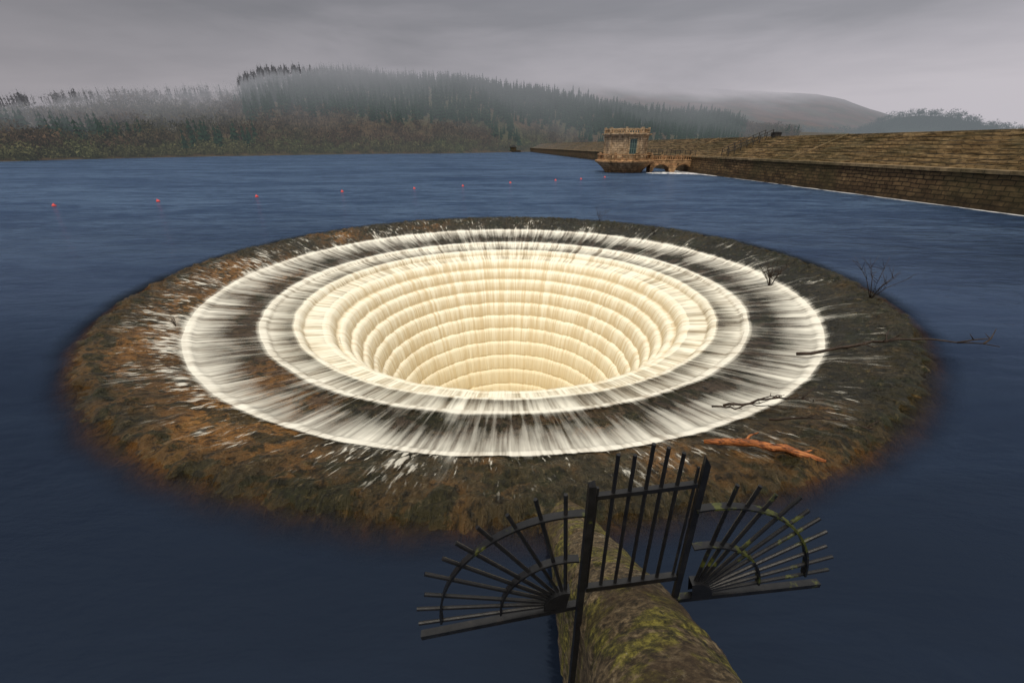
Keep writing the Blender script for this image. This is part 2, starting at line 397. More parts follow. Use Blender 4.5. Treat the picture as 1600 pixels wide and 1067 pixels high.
def dstone(R,Z,A,pr):
    c,s=np.cos(A),np.sin(A)
    w=np.clip((R-10.02)/.3,0,1)*np.clip((12.6-R)/.6,0,1)
    X,Y=R*c,R*s
    lump=fbm(c*50,s*50,R*3.2,3)-.5
    lump2=fbm(X*1.0,Y*1.0,0,3)-.5
    fine=fbm(c*140,s*140,R*8,2)-.5
    edge=np.clip((R-10.8)/.8,0,1)
    Z=Z+w*(lump*(.09+.18*edge)+lump2*.12+fine*(.04+.07*edge))+w*(.0+.03*edge)
    w2=np.clip((9.9-R)/.2,0,1)*np.clip((R-7.4)/.5,0,1)
    Z=Z+w2*(lump*.05+fine*.03-.02)
    return R,Z
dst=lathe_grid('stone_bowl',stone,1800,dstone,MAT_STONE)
def dwater(R,Z,A,pr):
    c,s=np.cos(A),np.sin(A); fall=pr[:,3][:,None]
    X,Y=R*c,R*s
    n1=fbm(c*24,s*24,Z*.15,2)-.5; n2=fbm(c*70,s*70,Z*.25,2)-.5
    lipn=fbm(c*11,s*11,np.round(pr[:,0]*2)[:,None]*.7+0*R,2)-.5
    amp=np.clip((10.4-R)/.4,0,1)
    R=R+amp*(fall*(n1*.08+n2*.04)+lipn*.08+n2*.02)
    lump2=fbm(X*1.0,Y*1.0,0,3)-.5
    lump=fbm(c*50,s*50,R*3.2,3)-.5
    Z=Z+amp*(n2*.02)+(1-amp)*(lump2*.12+lump*.11+.02)
    return R,Z
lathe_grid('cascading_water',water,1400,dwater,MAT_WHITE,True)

# ------------------------------------------------------------ lake
rad=[11.7,11.9,12.2,12.6,13,13.5,14.5,16,19,24,32,45,70,110,180,300,600,1200,2500]
n=256;V=[];F=[]
for r_ in rad:
    zz=-.035 if r_<11.8 else (-.015 if r_<12 else 0)
    for k in range(n):
        t=2*math.pi*k/n; V.append((r_*math.cos(t),r_*math.sin(t),zz))
for i in range(len(rad)-1):
    for k in range(n): F.append((i*n+k,(i+1)*n+k,(i+1)*n+(k+1)%n,i*n+(k+1)%n))
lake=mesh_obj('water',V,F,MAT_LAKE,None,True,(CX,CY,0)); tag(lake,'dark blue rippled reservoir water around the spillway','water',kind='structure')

# ------------------------------------------------------------ terrain
su=[-2.2,-1.6,-1.115,-.84,-.56,-.28,-.138,.042,.2,.6,2.2]; sy=[85,105,130,164,205,254,262,331,345,345,345]
ru=[-2.2,-1.1,-.84,-.60,-.55,-.51,-.4,-.22,-.07,.07,.2,.28,.45,.5,.7,1.6,2.2]; rp=[170,164,150,141,130,118,117,125,135,147,168,175,186,200,208,214,216]
def Ys(u): return np.interp(u,su,sy)
def Yr(u): return np.interp(u,[-1.6,-1.1,-.5,0,.5,1.5],[290,330,420,460,520,560])
def Zr(u): return CAMH+Yr(u)*(227-np.interp(u,ru,rp))*.00120
def H(X,Y):
    u=X/Y; ys=Ys(u);yr=Yr(u); t=(Y-ys)/(yr-ys)
    tt=np.clip(t,0,1); base=Zr(u)*(tt**.85*.55+.45*tt*tt*(3-2*tt))
    base=np.where(t<0,t*12,base); base=np.where(t>1,Zr(u)-(t-1)*9,base)
    return base+(fbm(X*.02,Y*.02,0,4)-.5)*9*np.clip(t*3,0,1)*np.clip((1.15-t)*5,.4,1)
def polar(name,us,ts,yf0,yf1,hf,mat):
    U,T=np.meshgrid(us,ts,indexing='ij'); Y=yf0(U)+(yf1(U)-yf0(U))*T; X=U*Y; Z=hf(X,Y)
    V=np.stack([X,Y,Z],-1).reshape(-1,3); m=len(ts)
    i=np.arange(len(us)-1)[:,None]*m;k=np.arange(m-1)[None]
    F=np.stack([i+k,i+m+k,i+m+k+1,i+k+1],-1).reshape(-1,4)
    return mesh_obj(name,V,F,mat,None,True)
hill=polar('hill',np.linspace(-2.2,2.2,220),np.linspace(-.05,1.7,70),Ys,Yr,H,MAT_HILL)
tag(hill,'wooded valley side rising from the shore into low cloud','hill',kind='structure')
mu=[-2,-.9,-.7,-.45,-.3,.1,.4,.63,.70,.80,.9,1.0,2.0]; mp=[175,135,122,104,112,120,136,148,156,176,192,205,212]
def Zm(u): return CAMH+950*(227-np.interp(u,mu,mp))*.00121
def Hm(X,Y):
    u=X/Y;t=(Y-560)/(950-560);tt=np.clip(t,0,1)
    return np.where(t>1,Zm(u)-(t-1)*20,Zm(u)*tt**1.1)+(fbm(X*.008,Y*.008,5,4)-.5)*12*np.clip(t,0,1)
moor=polar('moorland_hill',np.linspace(-2,2,200),np.linspace(0,1.6,40),lambda u:560+0*u,lambda u:950+0*u,Hm,MAT_MOOR)
tag(moor,'heather covered moor hill fading into mist','hill',kind='structure')
wu=[.5,.72,.80,.86,.93,1.0,1.08,1.2,2]; wp=[222,215,184,178,181,193,202,206,215]
def Zw(u): return CAMH+690*(227-np.interp(u,wu,wp))*.00122
def Hw(X,Y):
    u=X/Y;t=(Y-580)/(110);tt=np.clip(t,0,1); return np.where(t>1,Zw(u)-(t-1)*8,Zw(u)*tt)
wh=polar('misty_hill',np.linspace(.5,2,90),np.linspace(0,1.8,14),lambda u:580+0*u,lambda u:690+0*u,Hw,MAT_WOODH)
tag(wh,'low tree covered hill dim in the mist','hill',kind='structure')
g=mesh_obj('ground',[(-3000,-600,-30),(3000,-600,-30),(3000,3200,-30),(-3000,3200,-30)],[(0,1,2,3)],MAT_GRASS); tag(g,'valley floor beneath the reservoir','ground',kind='structure')

# ------------------------------------------------------------ trees
def conifer(tiers,seg,seed):
    rg=random.Random(seed);V=[];F=[]
    for z,r in ((0,.035),(.5,.02),(.97,.004)):
        for k in range(5): t=k*2*math.pi/5;V.append((r*math.cos(t),r*math.sin(t),z))
    for i in range(2):
        for k in range(5):F.append((i*5+k,i*5+(k+1)%5,(i+1)*5+(k+1)%5,(i+1)*5+k))
    for i in range(tiers):
        f=i/(tiers); z0=.10+.84*f; R=.20*(1-f)**.85+.015; ht=.22*(1-f*.6)
        b=len(V); V.append((rg.uniform(-.01,.01),rg.uniform(-.01,.01),min(1.02,z0+ht)))
        ph=rg.random()*6
        for k in range(seg):
            t=ph+k*2*math.pi/seg; q=R*rg.uniform(.5,1.2)*(1 if k%2 else .55)
            V.append((q*math.cos(t),q*math.sin(t),z0-R*.25*rg.uniform(.2,1.4)))
        for k in range(seg):F.append((b,b+1+k,b+1+(k+1)%seg))
    return np.array(V),F
def merge(templates,places,name,mat):
    VV=[];FF=[];o=0
    for (x,y,z,s,w,a,ti) in places:
        v,f=templates[ti]; c_,s_=math.cos(a),math.sin(a)
        q=np.stack([(v[:,0]*c_-v[:,1]*s_)*s*w+x,(v[:,0]*s_+v[:,1]*c_)*s*w+y,v[:,2]*s+z],-1)
        VV.append(q); FF+= [tuple(i+o for i in t) for t in f]; o+=len(v)
    return mesh_obj(name,np.concatenate(VV),FF,mat)
cont=[conifer(5,9,i) for i in range(5)]
def bare(seed,nt=80):
    rg=np.random.default_rng(seed);V=[];F=[]
    for z0,r in ((0,.03),(.6,.015)):
        for k in range(4):t=k*math.pi/2;V.append((r*math.cos(t),r*math.sin(t),z0))
    for k in range(4):F.append((k,(k+1)%4,4+(k+1)%4,4+k))
    cl=[(rg.normal(0,.17),rg.normal(0,.17),rg.uniform(.25,.85)) for _ in range(9)]
    for i in range(nt):
        cx,cy,cz=cl[rg.integers(9)]
        p=np.array([cx,cy,cz])+rg.normal(0,.08,3); b=len(V)
        for k in range(3): V.append(tuple(p+rg.normal(0,.034,3)*np.array([1,1,1.6])))
        F.append((b,b+1,b+2))
    return np.array(V),F
bt=[bare(i) for i in range(6)]
con=[];bar=[];bus=[]
def pxx(u): return 800+718*u
for _ in range(3800):
    u=rng.uniform(-1.3,.62);t=rng.uniform(.02,1.04)
    Y=float(Ys(u)+(Yr(u)-Ys(u))*t);X=u*Y;Z=float(H(np.array(X),np.array(Y)))
    x=pxx(u); cn=fbm(np.array(X*.02),np.array(Y*.02),3.,3)
    iscon=(x>395 and x<1150 and t>.30+.25*(cn-.5)+ (.0 if x<900 else -.2)) or (cn>.62 and t<.8)
    if iscon: con.append((X,Y,Z-.3,rng.uniform(7,12),rng.uniform(.85,1.25),rng.uniform(0,6),rng.integers(5)))
    else: bar.append((X,Y,Z-.5,rng.uniform(5.5,9),rng.uniform(1.0,1.7),rng.uniform(0,6),rng.integers(6)))
for _ in range(2200):
    u=rng.uniform(-.56,.5);t=rng.uniform(.35,1.02)
    Y=float(Ys(u)+(Yr(u)-Ys(u))*t);X=u*Y;Z=float(H(np.array(X),np.array(Y)))
    con.append((X,Y,Z-.3,rng.uniform(7,12),rng.uniform(.85,1.2),rng.uniform(0,6),rng.integers(5)))
for _ in range(1500):
    u=rng.uniform(-1.3,.10);t=rng.uniform(.0,.10)**1.0
    Y=float(Ys(u)+(Yr(u)-Ys(u))*t)+1;X=u*Y;Z=max(0,float(H(np.array(X),np.array(Y))))
    bus.append((X,Y,Z-1.2,rng.uniform(2.5,6),rng.uniform(1.2,2.2),rng.uniform(0,6),rng.integers(6)))
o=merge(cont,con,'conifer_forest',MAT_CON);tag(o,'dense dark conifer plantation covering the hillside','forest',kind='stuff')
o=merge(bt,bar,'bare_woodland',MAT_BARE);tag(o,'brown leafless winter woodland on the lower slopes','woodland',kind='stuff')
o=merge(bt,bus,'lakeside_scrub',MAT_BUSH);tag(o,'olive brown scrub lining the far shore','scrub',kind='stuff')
mwt=[]
for _ in range(500):
    u=rng.uniform(.72,1.25);Y=rng.uniform(640,700);X=u*Y;Z=float(Hw(np.array(X),np.array(Y)))
    mwt.append((X,Y,Z-1,rng.uniform(6,11),rng.uniform(1.3,2.2),rng.uniform(0,6),rng.integers(6)))
for _ in range(160):
    u=rng.uniform(.5,.8);Y=rng.uniform(560,620);X=u*Y
    mwt.append((X,Y,rng.uniform(4,16),rng.uniform(8,13),rng.uniform(1.3,2.2),rng.uniform(0,6),rng.integers(6)))
o=merge(bt,mwt,'misty_wood',MAT_WOODH);tag(o,'grey broadleaf wood dim in the mist','wood',kind='stuff')
tm=[]
for i in range(5):
    v,f=conifer(9,12,100+i); me=bpy.data.meshes.new('conifer_tree'); me.from_pydata(v.tolist(),[],f); me.materials.append(MAT_CON); tm.append(me)
uu=-.54
while uu<.495:
    uu+=rng.uniform(.003,.0125)
    u=uu; Y=float(Yr(u))*rng.uniform(.985,1.01);X=u*Y;Z=float(H(np.array(X),np.array(Y)))
    ob=bpy.data.objects.new('conifer_tree',tm[rng.integers(5)]);COL.objects.link(ob)
    s=rng.uniform(6,13.5)*(1.15 if u>.1 else 1);w=rng.uniform(.85,1.25);ob.location=(X,Y,Z-.4);ob.scale=(s*w,s*w,s);ob.rotation_euler=(0,0,rng.uniform(0,6))
    tag(ob,'tall dark spruce standing on the misty ridge','tree','conifers along the ridge skyline')

# ------------------------------------------------------------ dam
sl=-.067; ang=math.atan2(1,sl)
y0=-25; x0=33.7+sl*(y0-28.6)
L=(345-y0)*math.sqrt(1+sl*sl)
dam=empty('dam',(x0,y0,0),ang); tag(dam,'long stone faced dam with pitched slope above a mossy wall','dam')
def extr(name,prof,mat,x0=0,x1=L,step=1.6,jit=0.0):
    xs=np.arange(x0,x1+step,step); n_=len(prof);V=[];F=[]
    for i,x in enumerate(xs):
        for j,(y,z) in enumerate(prof):
            q=jit*(random.random()-.5); V.append((min(x,x1),y+q,z+q*.6))
    for i in range(len(xs)-1):
        for j in range(n_-1): F.append((i*n_+j,i*n_+j+1,(i+1)*n_+j+1,(i+1)*n_+j))
    return mesh_obj(name,V,F,mat,dam)
extr('retaining_wall',[(1.2,-3),(.25,0),(.15,.6),(.08,1.2),(.04,1.8),(0,2.35)],MAT_DAMWALL,jit=.12)
extr('coping',[(.0,2.35),(.22,2.36),(.24,2.60),(-.55,2.62),(-.56,2.5),(-1.5,2.5)],MAT_COPING,jit=.03)
pp=[(-1.5,2.5)];nc=26
for i in range(nc):
    y=-1.5-6.7*i/nc; z=2.5+2.75*i/nc
    pp+=[(y-.01,z+.085),(y-6.7/nc+.015,z+2.75/nc-.0)]
extr('pitched_slope',pp,MAT_PITCH,jit=.05,step=1.1)
extr('crest_wall',[(-8.2,5.2),(-8.2,5.38),(-8.7,5.40),(-8.7,5.2),(-15,5.2),(-15.3,4.8),(-40,-4),(-60,-6)],MAT_COPING,jit=.02)
for i in range(11):
    x=20+i*30
    b=B()
    b.add([(x,-1.5,2.5),(x+.16,-1.5,2.5),(x+.16,-8.2,5.3),(x,-8.2,5.3),(x,-1.5,2.66),(x+.16,-1.5,2.66),(x+.16,-8.2,5.44),(x,-8.2,5.44)],[(0,1,2,3),(4,7,6,5),(0,4,5,1),(1,5,6,2),(2,6,7,3),(3,7,4,0)])
    b.obj('drainage_rib',MAT_COPING,dam)
V=[];F=[]
for x in np.arange(38,110,.8):
    w=.15+.45*float(vnoise(np.array(x*.35),np.array(2.)))
    w*= 1.0 if x<75 else (.4 if x<92 else 2.2)
    if 96<x<104.5: w+=7.0*math.sin((x-96)/8.5*math.pi)
    V+=[(x,.2,.015),(x,.3+w,.015)]
for i in range(len(V)//2-1): F.append((2*i,2*i+1,2*i+3,2*i+2))
fo=mesh_obj('water_foam',V,F,MAT_FOAM,None); fo.location=(x0,y0,0); fo.rotation_euler=(0,0,ang); tag(fo,'thin white foam along the foot of the dam wall','foam',kind='stuff')
def dl(Y,Yoff,Z):
    ca,sa=math.cos(ang),math.sin(ang); xl=(Y-y0)*math.sqrt(1+sl*sl)
    return (x0+xl*ca-Yoff*sa, y0+xl*sa+Yoff*ca, Z)
stair=empty('staircase',dl(70,-1.5,2.5),ang); tag(stair,'stone steps with iron railings climbing the dam slope','staircase')
b=B()
for i in range(14):
    b.box(-.9,.9,-.48*(i+1),-.48*i,-.1,.2*(i+1)+.05)
b.obj('steps',MAT_COPING,stair)
for sx in (-.95,.95):
    b=B()
    for i in range(8):
        y=-.3-i*.9; z=.1+.41*(i*.9+.3); b.tube([(sx,y,z-.1),(sx,y,z+1.0)],.06,6)
    for hz in (.55,1.0): b.tube([(sx,-.3,.22+hz),(sx,-6.6,2.8+hz)],.05,6)
    b.obj('railing',MAT_RAIL,stair)
fence=empty('railing_fence',dl(88,0,2.62),ang); tag(fence,'low iron railing along the dam wall coping','railing')
pm=None
for i in range(13):
    if pm is None:
        b=B(); b.tube([(0,0,0),(0,0,.8)],.05,6); po=b.obj('post',MAT_RAIL,fence); pm=po
    else: po=pm.copy(); COL.objects.link(po); po.parent=fence
    po.location=(-12+i*2.0,-.1,0)
b=B(); b.tube([(-12,-.1,.72),(12,-.1,.72)],.03,6); b.obj('rail',MAT_RAIL,fence)
b=B(); b.tube([(-12,-.1,.4),(12,-.1,.4)],.022,6); b.obj('rail',MAT_RAIL,fence)
hut=empty('gate_hut',dl(69,-8.6,5.2),ang); tag(hut,'small dark gate hut at the top of the dam steps','hut')
b=B(); b.box(-.5,.5,-.5,.5,-.3,.7); b.obj('wall',MAT_RAIL,hut); b=B(); b.add([(-.62,-.62,.7),(.62,-.62,.7),(.62,.62,.7),(-.62,.62,.7),(0,0,.9)],[(0,3,2,1),(0,1,4),(1,2,4),(2,3,4),(3,0,4)]); b.obj('roof',MAT_DARK,hut)

# ------------------------------------------------------------ valve tower
TX,TY=19.4,78.5
tw=empty('valve_tower',(TX,TY,0),0); tag(tw,'sandstone valve tower with curved base and balustraded roof in the water','tower')
b=B(); b.lathe([(3.0,-3),(3.15,0),(3.3,.25),(3.65,.65),(4.1,1.05),(4.55,1.4),(4.75,1.55),(4.95,1.6),(5.0,1.75),(4.95,1.9),(4.6,1.95),(4.45,2.1)],48); b.obj('base',MAT_TBASE,tw,False)
b=B()
b.lathe([(4.62,2.72),(4.62,2.88),(4.25,2.88),(4.25,2.72)],40,cap=False)
b.lathe([(4.58,2.08),(4.58,2.2),(4.3,2.2)],40,cap=False)
for k in range(30):
    t=2*math.pi*k/30; b.lathe([(.09,2.2),(.06,2.3),(.13,2.45),(.06,2.6),(.09,2.74)],6,4.43*math.cos(t),4.43*math.sin(t),cap=False)
for k in range(8):
    t=2*math.pi*k/8+.2; b.lathe([(.24,2.1),(.24,2.95),(.28,2.97),(.28,3.03),(.02,3.07)],4,4.43*math.cos(t),4.43*math.sin(t),t+math.pi/4)
b.obj('balustrade',MAT_TBASE,tw)
rot=math.radians(22.5+8)
b=B(); b.lathe([(3.6,2.0),(3.6,2.5),(3.45,2.55),(3.45,5.45)],8,rot=rot); b.obj('wall',MAT_TOWER,tw)
for k in range(8):
    b=B(); t=rot+k*math.pi/4; b.lathe([(.36,2.52),(.36,2.8),(.30,2.85),(.30,5.2),(.37,5.25),(.37,5.46)],4,3.38*math.cos(t),3.38*math.sin(t),t+math.pi/4)
    b.obj('pilaster',MAT_TOWER,tw)
b=B(); b.lathe([(3.55,5.46),(3.7,5.58),(3.68,5.6),(4.15,5.78),(4.18,5.95),(3.7,5.98),(3.4,6.0)],8,rot=rot); b.obj('cornice',MAT_TOWER,tw)
b=B(); b.lathe([(3.7,5.98),(3.7,6.08),(3.4,6.08)],8,rot=rot,cap=False); b.lathe([(3.72,6.52),(3.72,6.68),(3.38,6.68),(3.38,6.52)],8,rot=rot,cap=False)
for k in range(8):
    t0=rot+k*math.pi/4;t1=t0+math.pi/4
    for j in range(6):
        f=j/6; x=lerp(math.cos(t0),math.cos(t1),f)*3.55;y=lerp(math.sin(t0),math.sin(t1),f)*3.55
        if j==0: b.lathe([(.24,6.0),(.24,6.76),(.28,6.78),(.28,6.84)],4,x,y,t0+math.pi/4)
        else: b.lathe([(.09,6.06),(.06,6.2),(.11,6.3),(.06,6.42),(.09,6.54)],6,x,y,cap=False)
b.obj('parapet',MAT_TOWER,tw)
for k in (1,5):
    t=math.radians(-82)+ (math.pi if k==1 else 0); ap=3.45*math.cos(math.pi/8)
    e=empty('window',(ap*math.cos(t),ap*math.sin(t),2.9),t+math.pi/2); e.parent=tw
    b=B(); b.box(-.55,.55,-.02,.05,0,2.2); b.obj('glazing',MAT_GLASS,e)
    b=B()
    for x in (-.55,-.18,.18,.55): b.box(x-.045,x+.045,-.07,-.021,0,2.2)
    for z_ in (0.05,.75,1.45,2.15): b.box(-.55,.55,-.06,-.022,z_-.04,z_+.04)
    b.obj('frame',MAT_FRAME,e)
    b=B(); b.box(-.85,-.6,-.14,0,-.1,2.3); b.box(.6,.85,-.14,0,-.1,2.3); b.box(-.95,.95,-.2,0,2.3,2.5); b.box(-.95,.95,-.2,0,-.28,-.1); b.obj('surround',MAT_TOWER,e)
br=empty('footbridge',(23.6,78,0),0); tag(br,'low arched stone footbridge linking tower and dam','bridge')
Lb=7.6;N=40
def under(x):
    a=(x%3.8)/3.8; q=1-((a-.5)/.38)**2
    return -1.0 if q<0 else .0+1.25*math.sqrt(q)
b=B()
for i in range(N):
    xa,xb=Lb*i/N,Lb*(i+1)/N; u=under((xa+xb)/2); b.box(xa,xb,-1.1,1.1,u,1.85)
b.obj('arches',MAT_TBASE,br)
b=B()
for y in (-1.1,.95):
    b.box(0,Lb,y-.08,y+.23,1.85,2.0); b.box(0,Lb,y-.05,y+.2,2.45,2.58)
    for i in range(20):
        x=.2+i*.38; b.lathe([(.09,2.0),(.06,2.1),(.12,2.2),(.06,2.38),(.09,2.45)],6,x,y+.08,cap=False)
    for x in (0.1,2.5,5.1,7.5): b.box(x-.18,x+.18,y-.12,y+.27,1.85,2.7)
b.obj('balustrade',MAT_TBASE,br)
fh=empty('boathouse',(-2,318,0),0); tag(fh,'small low stone waterside building on the far shore','building')
b=B(); b.box(-5,5,-2,3,-.5,3.0); b.box(-8,8,-3,-2.1,-.5,1.1); b.obj('wall',MAT_DAMWALL,fh)
b=B(); b.add([(-5.4,-2.3,3),(5.4,-2.3,3),(5.4,3.3,3),(-5.4,3.3,3),(-3.5,.5,4.4),(3.5,.5,4.4)],[(0,1,5,4),(1,2,5),(2,3,4,5),(3,0,4),(0,3,2,1)]); b.obj('roof',MAT_DARK,fh)
b=B(); b.box(-.9,.9,-2.06,-2.003,1.0,2.7); b.obj('door',MAT_FRAME,fh)

# ------------------------------------------------------------ buoys
bb=B(); pr=[]
for i in range(9):
    t=-math.pi/2+math.pi*i/8; pr.append((max(.004,.125*math.cos(t)),.04+.125*math.sin(t)))
bb.lathe(pr,16); bb.lathe([(.035,.15),(.035,.20),(.02,.22),(.004,.225)],10); bb.lathe([(.13,.02),(.138,.04),(.13,.06)],16,cap=False)
b0=None
for (x,y) in [(-34.6,32.8),(-28.8,35.5),(-22.6,38.8),(-16.7,43.3),(-10.3,46.6),(-5.5,49.6),(-.2,54),(5.7,58.1),(9.35,60.3),(13.3,64)]:
    if b0 is None: ob=bb.obj('buoy',MAT_BUOY,None,True); b0=ob
    else: ob=b0.copy(); COL.objects.link(ob)
    ob.location=(x,y,random.uniform(-.02,.02)); ob.rotation_euler=(random.uniform(-.2,.2),random.uniform(-.2,.2),random.random()*6)
    tag(ob,'small round red marker buoy floating on the reservoir','buoy','line of red marker buoys')

# ------------------------------------------------------------ mossy sloping wall
cl=[(.60,-1.6,3.05),(.60,-.6,3.02),(.62,.0,2.93),(.66,.84,2.40),(.73,1.55,1.84),(.72,2.6,1.02),(.71,3.4,.40),(.70,3.8,.13),(.70,4.1,-.08),(.70,4.6,-.4)]
def cl_at(s):
    ys=[p[1] for p in cl]; return (float(np.interp(s,ys,[p[0] for p in cl])),s,float(np.interp(s,ys,[p[2] for p in cl])))
V=[];ns=300;na=48;nw=14
R=.31
for i in range(ns+1):
    x,y,zt=cl_at(lerp(-1.6,4.6,i/ns))
    ring=[]
    for k in range(nw): ring.append((x-R+.02,y,lerp(-1.2,zt-R,k/nw)))
    for k in range(na+1):
        t=math.pi-math.pi*k/na; ring.append((x+R*math.cos(t),y,zt-R+R*math.sin(t)))
    for k in range(1,nw+1): ring.append((x+R-.02,y,lerp(zt-R,-1.2,k/nw)))
    V.append(ring)
A=np.array(V); m_=A.shape[1]
nn=fbm(A[...,0]*4,A[...,1]*4,A[...,2]*4,4)-.5; n5=fbm(A[...,0]*14,A[...,1]*14,A[...,2]*14,3)-.5
cen=np.array([[cl_at(lerp(-1.6,4.6,i/ns))] for i in range(ns+1)])[:,0:1,:]
dirx=np.sign(A[...,0]-cen[...,0])*np.clip(np.abs(A[...,0]-cen[...,0])/R,0,1)
dirz=np.clip((A[...,2]-(cen[...,2]-R))/R,0,1)
joint=np.maximum(0,1-np.abs(((A[...,1]*1.25)%1.0)-.5)/.03)*-.025
dd=nn*.07+n5*.028+joint
A[...,0]+=dirx*dd; A[...,2]+=dirz*dd
F=[(i*m_+k,i*m_+k+1,(i+1)*m_+k+1,(i+1)*m_+k) for i in range(ns) for k in range(m_-1)]
F.append(tuple(range(m_))); F.append(tuple(ns*m_+k for k in range(m_)))
cw=mesh_obj('stone_wall',A.reshape(-1,3),F,MAT_MOSS,None,True); tag(cw,'round topped mossy stone wall sloping down to the spillway rim','wall')

# ------------------------------------------------------------ fan gate
def GP(X,Z,off=0): return (X,1.53+.11*X-off,Z)
gate=empty('iron_gate',GP(.68,1.8)); tag(gate,'black iron security gate with fan shaped spiked wings','gate')
gl=Vector(gate.location)
def rel(o):
    o.parent=gate; o.data.transform(Matrix.Translation(-gl)); return o
UPV=(-.11,1,0)
b=B(); b.beam(GP(.395,.35,.04),GP(.39,2.66,.04),.034,.035,UPV); b.add([GP(.373,2.66,.057),GP(.407,2.66,.057),GP(.407,2.66,.023),GP(.373,2.66,.023),GP(.40,2.69,.04)],[(0,1,4),(1,2,4),(2,3,4),(3,0,4)]); rel(b.obj('post',MAT_IRON))
b=B(); b.beam(GP(1.0,1.25),GP(.985,2.69),.036,.022,UPV)
b.add([GP(.967,2.69,.011),GP(1.003,2.69,.011),GP(1.003,2.69,-.011),GP(.967,2.69,-.011),GP(.967,2.75,.011),GP(.967,2.75,-.011)],[(0,1,4),(1,2,5,4),(2,3,5),(3,0,4,5)]); rel(b.obj('post',MAT_IRON))
gp=B()
gp.beam(GP(.43,2.54),GP(.955,2.565),.026,.03,UPV); gp.beam(GP(.425,1.83),GP(.965,1.85),.034,.035,UPV)
gp.beam(GP(.43,1.83),GP(.43,2.60),.012,.018,UPV); gp.beam(GP(.948,1.84),GP(.945,2.68),.010,.012,UPV)
for X,Z in ((.515,2.80),(.60,2.79),(.685,2.85),(.765,2.82),(.85,2.78)):
    gp.tube([GP(X-.0,1.84),GP(X,Z)],[.0105,.0105],8)
rel(gp.obj('gate_panel',MAT_IRON))
def fan(hx,hz,angs,R,ro,ri,rail_to,mat,left,arcmat):
    b=B(); r_=random.Random(3)
    for a in angs:
        a=math.radians(a+r_.uniform(-.8,.8)); q=R*r_.uniform(.965,1.03)
        b.tube([GP(hx+.08*math.cos(a),hz+.08*math.sin(a)),GP(hx+q*math.cos(a),hz+q*math.sin(a))],.0112,8)
    rel(b.obj('spike_row',mat))
    a0,a1=(angs[0],82) if left else (98,angs[-1])
    for RR in (ro,ri):
        b=B(); N=30; aa=[lerp(a0,a1,i/N) for i in range(N+1)]
        V=[];F=[]
        for a in aa:
            a=math.radians(a)
            for q,off in ((RR-.006,-.022),(RR+.006,-.022),(RR+.006,.022),(RR-.006,.022)): V.append(GP(hx+q*math.cos(a),hz+q*math.sin(a),off))
        for i in range(N):
            for k in range(4):F.append((i*4+k,i*4+(k+1)%4,(i+1)*4+(k+1)%4,(i+1)*4+k))
        b.add(V,F+[(0,1,2,3),(N*4+3,N*4+2,N*4+1,N*4)]); rel(b.obj('arc_band',arcmat))
    b=B();N=14;V=[GP(hx,hz,.03),GP(hx,hz,-.03)]
    for i in range(N+1):
        a=math.radians(lerp(a0,a1,i/N)); V+=[GP(hx+.13*math.cos(a),hz+.13*math.sin(a),.03),GP(hx+.13*math.cos(a),hz+.13*math.sin(a),-.03)]
    F=[]
    for i in range(N): F+=[(0,2+2*i,4+2*i),(1,5+2*i,3+2*i),(2+2*i,3+2*i,5+2*i,4+2*i)]
    b.add(V,F); rel(b.obj('hub_plate',MAT_IRON))
    b=B(); b.beam(GP(hx+(.10 if left else -.12),hz-.02),GP(*rail_to),.032,.04,UPV); rel(b.obj('bottom_rail',mat))
fan(.315,1.71,[183,174,165,155,145,135,125,114,103,93],.85,.72,.38,(-.53,1.56),MAT_IRON,True,MAT_IRONM)
fan(1.09,1.66,[84,75,66,57,48,39,30,21.5,13.5,6],.88,.73,.43,(1.95,1.63),MAT_IRONM,False,MAT_IRONMM)

# ------------------------------------------------------------ driftwood and twigs
def apron_z(x,y):
    r_=math.hypot(x-CX,y-CY); return float(np.interp(r_,[8.3,9.9,10.05,10.5,11,11.5,12,12.4],[-.80,-.62,-.42,-.28,-.12,.0,.05,.05]))
pts=[(3.08,5.36),(3.25,5.30),(3.42,5.32),(3.6,5.20),(3.78,5.16),(3.95,5.00),(4.08,4.94),(4.2,4.78),(4.31,4.72),(4.42,4.58)]
b=B(); b.tube([(x,y,apron_z(x,y)+.08+.015*math.sin(i*2.3)) for i,(x,y) in enumerate(pts)],[.030,.050,.058,.064,.060,.066,.056,.056,.042,.02],12,jit=.35)
b.tube([(3.62,5.20,apron_z(3.62,5.2)+.10),(3.75,5.30,apron_z(3.75,5.3)+.16),(3.9,5.34,apron_z(3.9,5.3)+.17)],[.028,.018,.008],7)
b.tube([(4.2,4.78,apron_z(4.2,4.78)+.09),(4.38,4.82,apron_z(4.35,4.8)+.12)],[.026,.010],7)
lg=b.obj('driftwood_log',MAT_LOG,None,True); tag(lg,'wet orange stripped log stranded on the mossy apron','log')
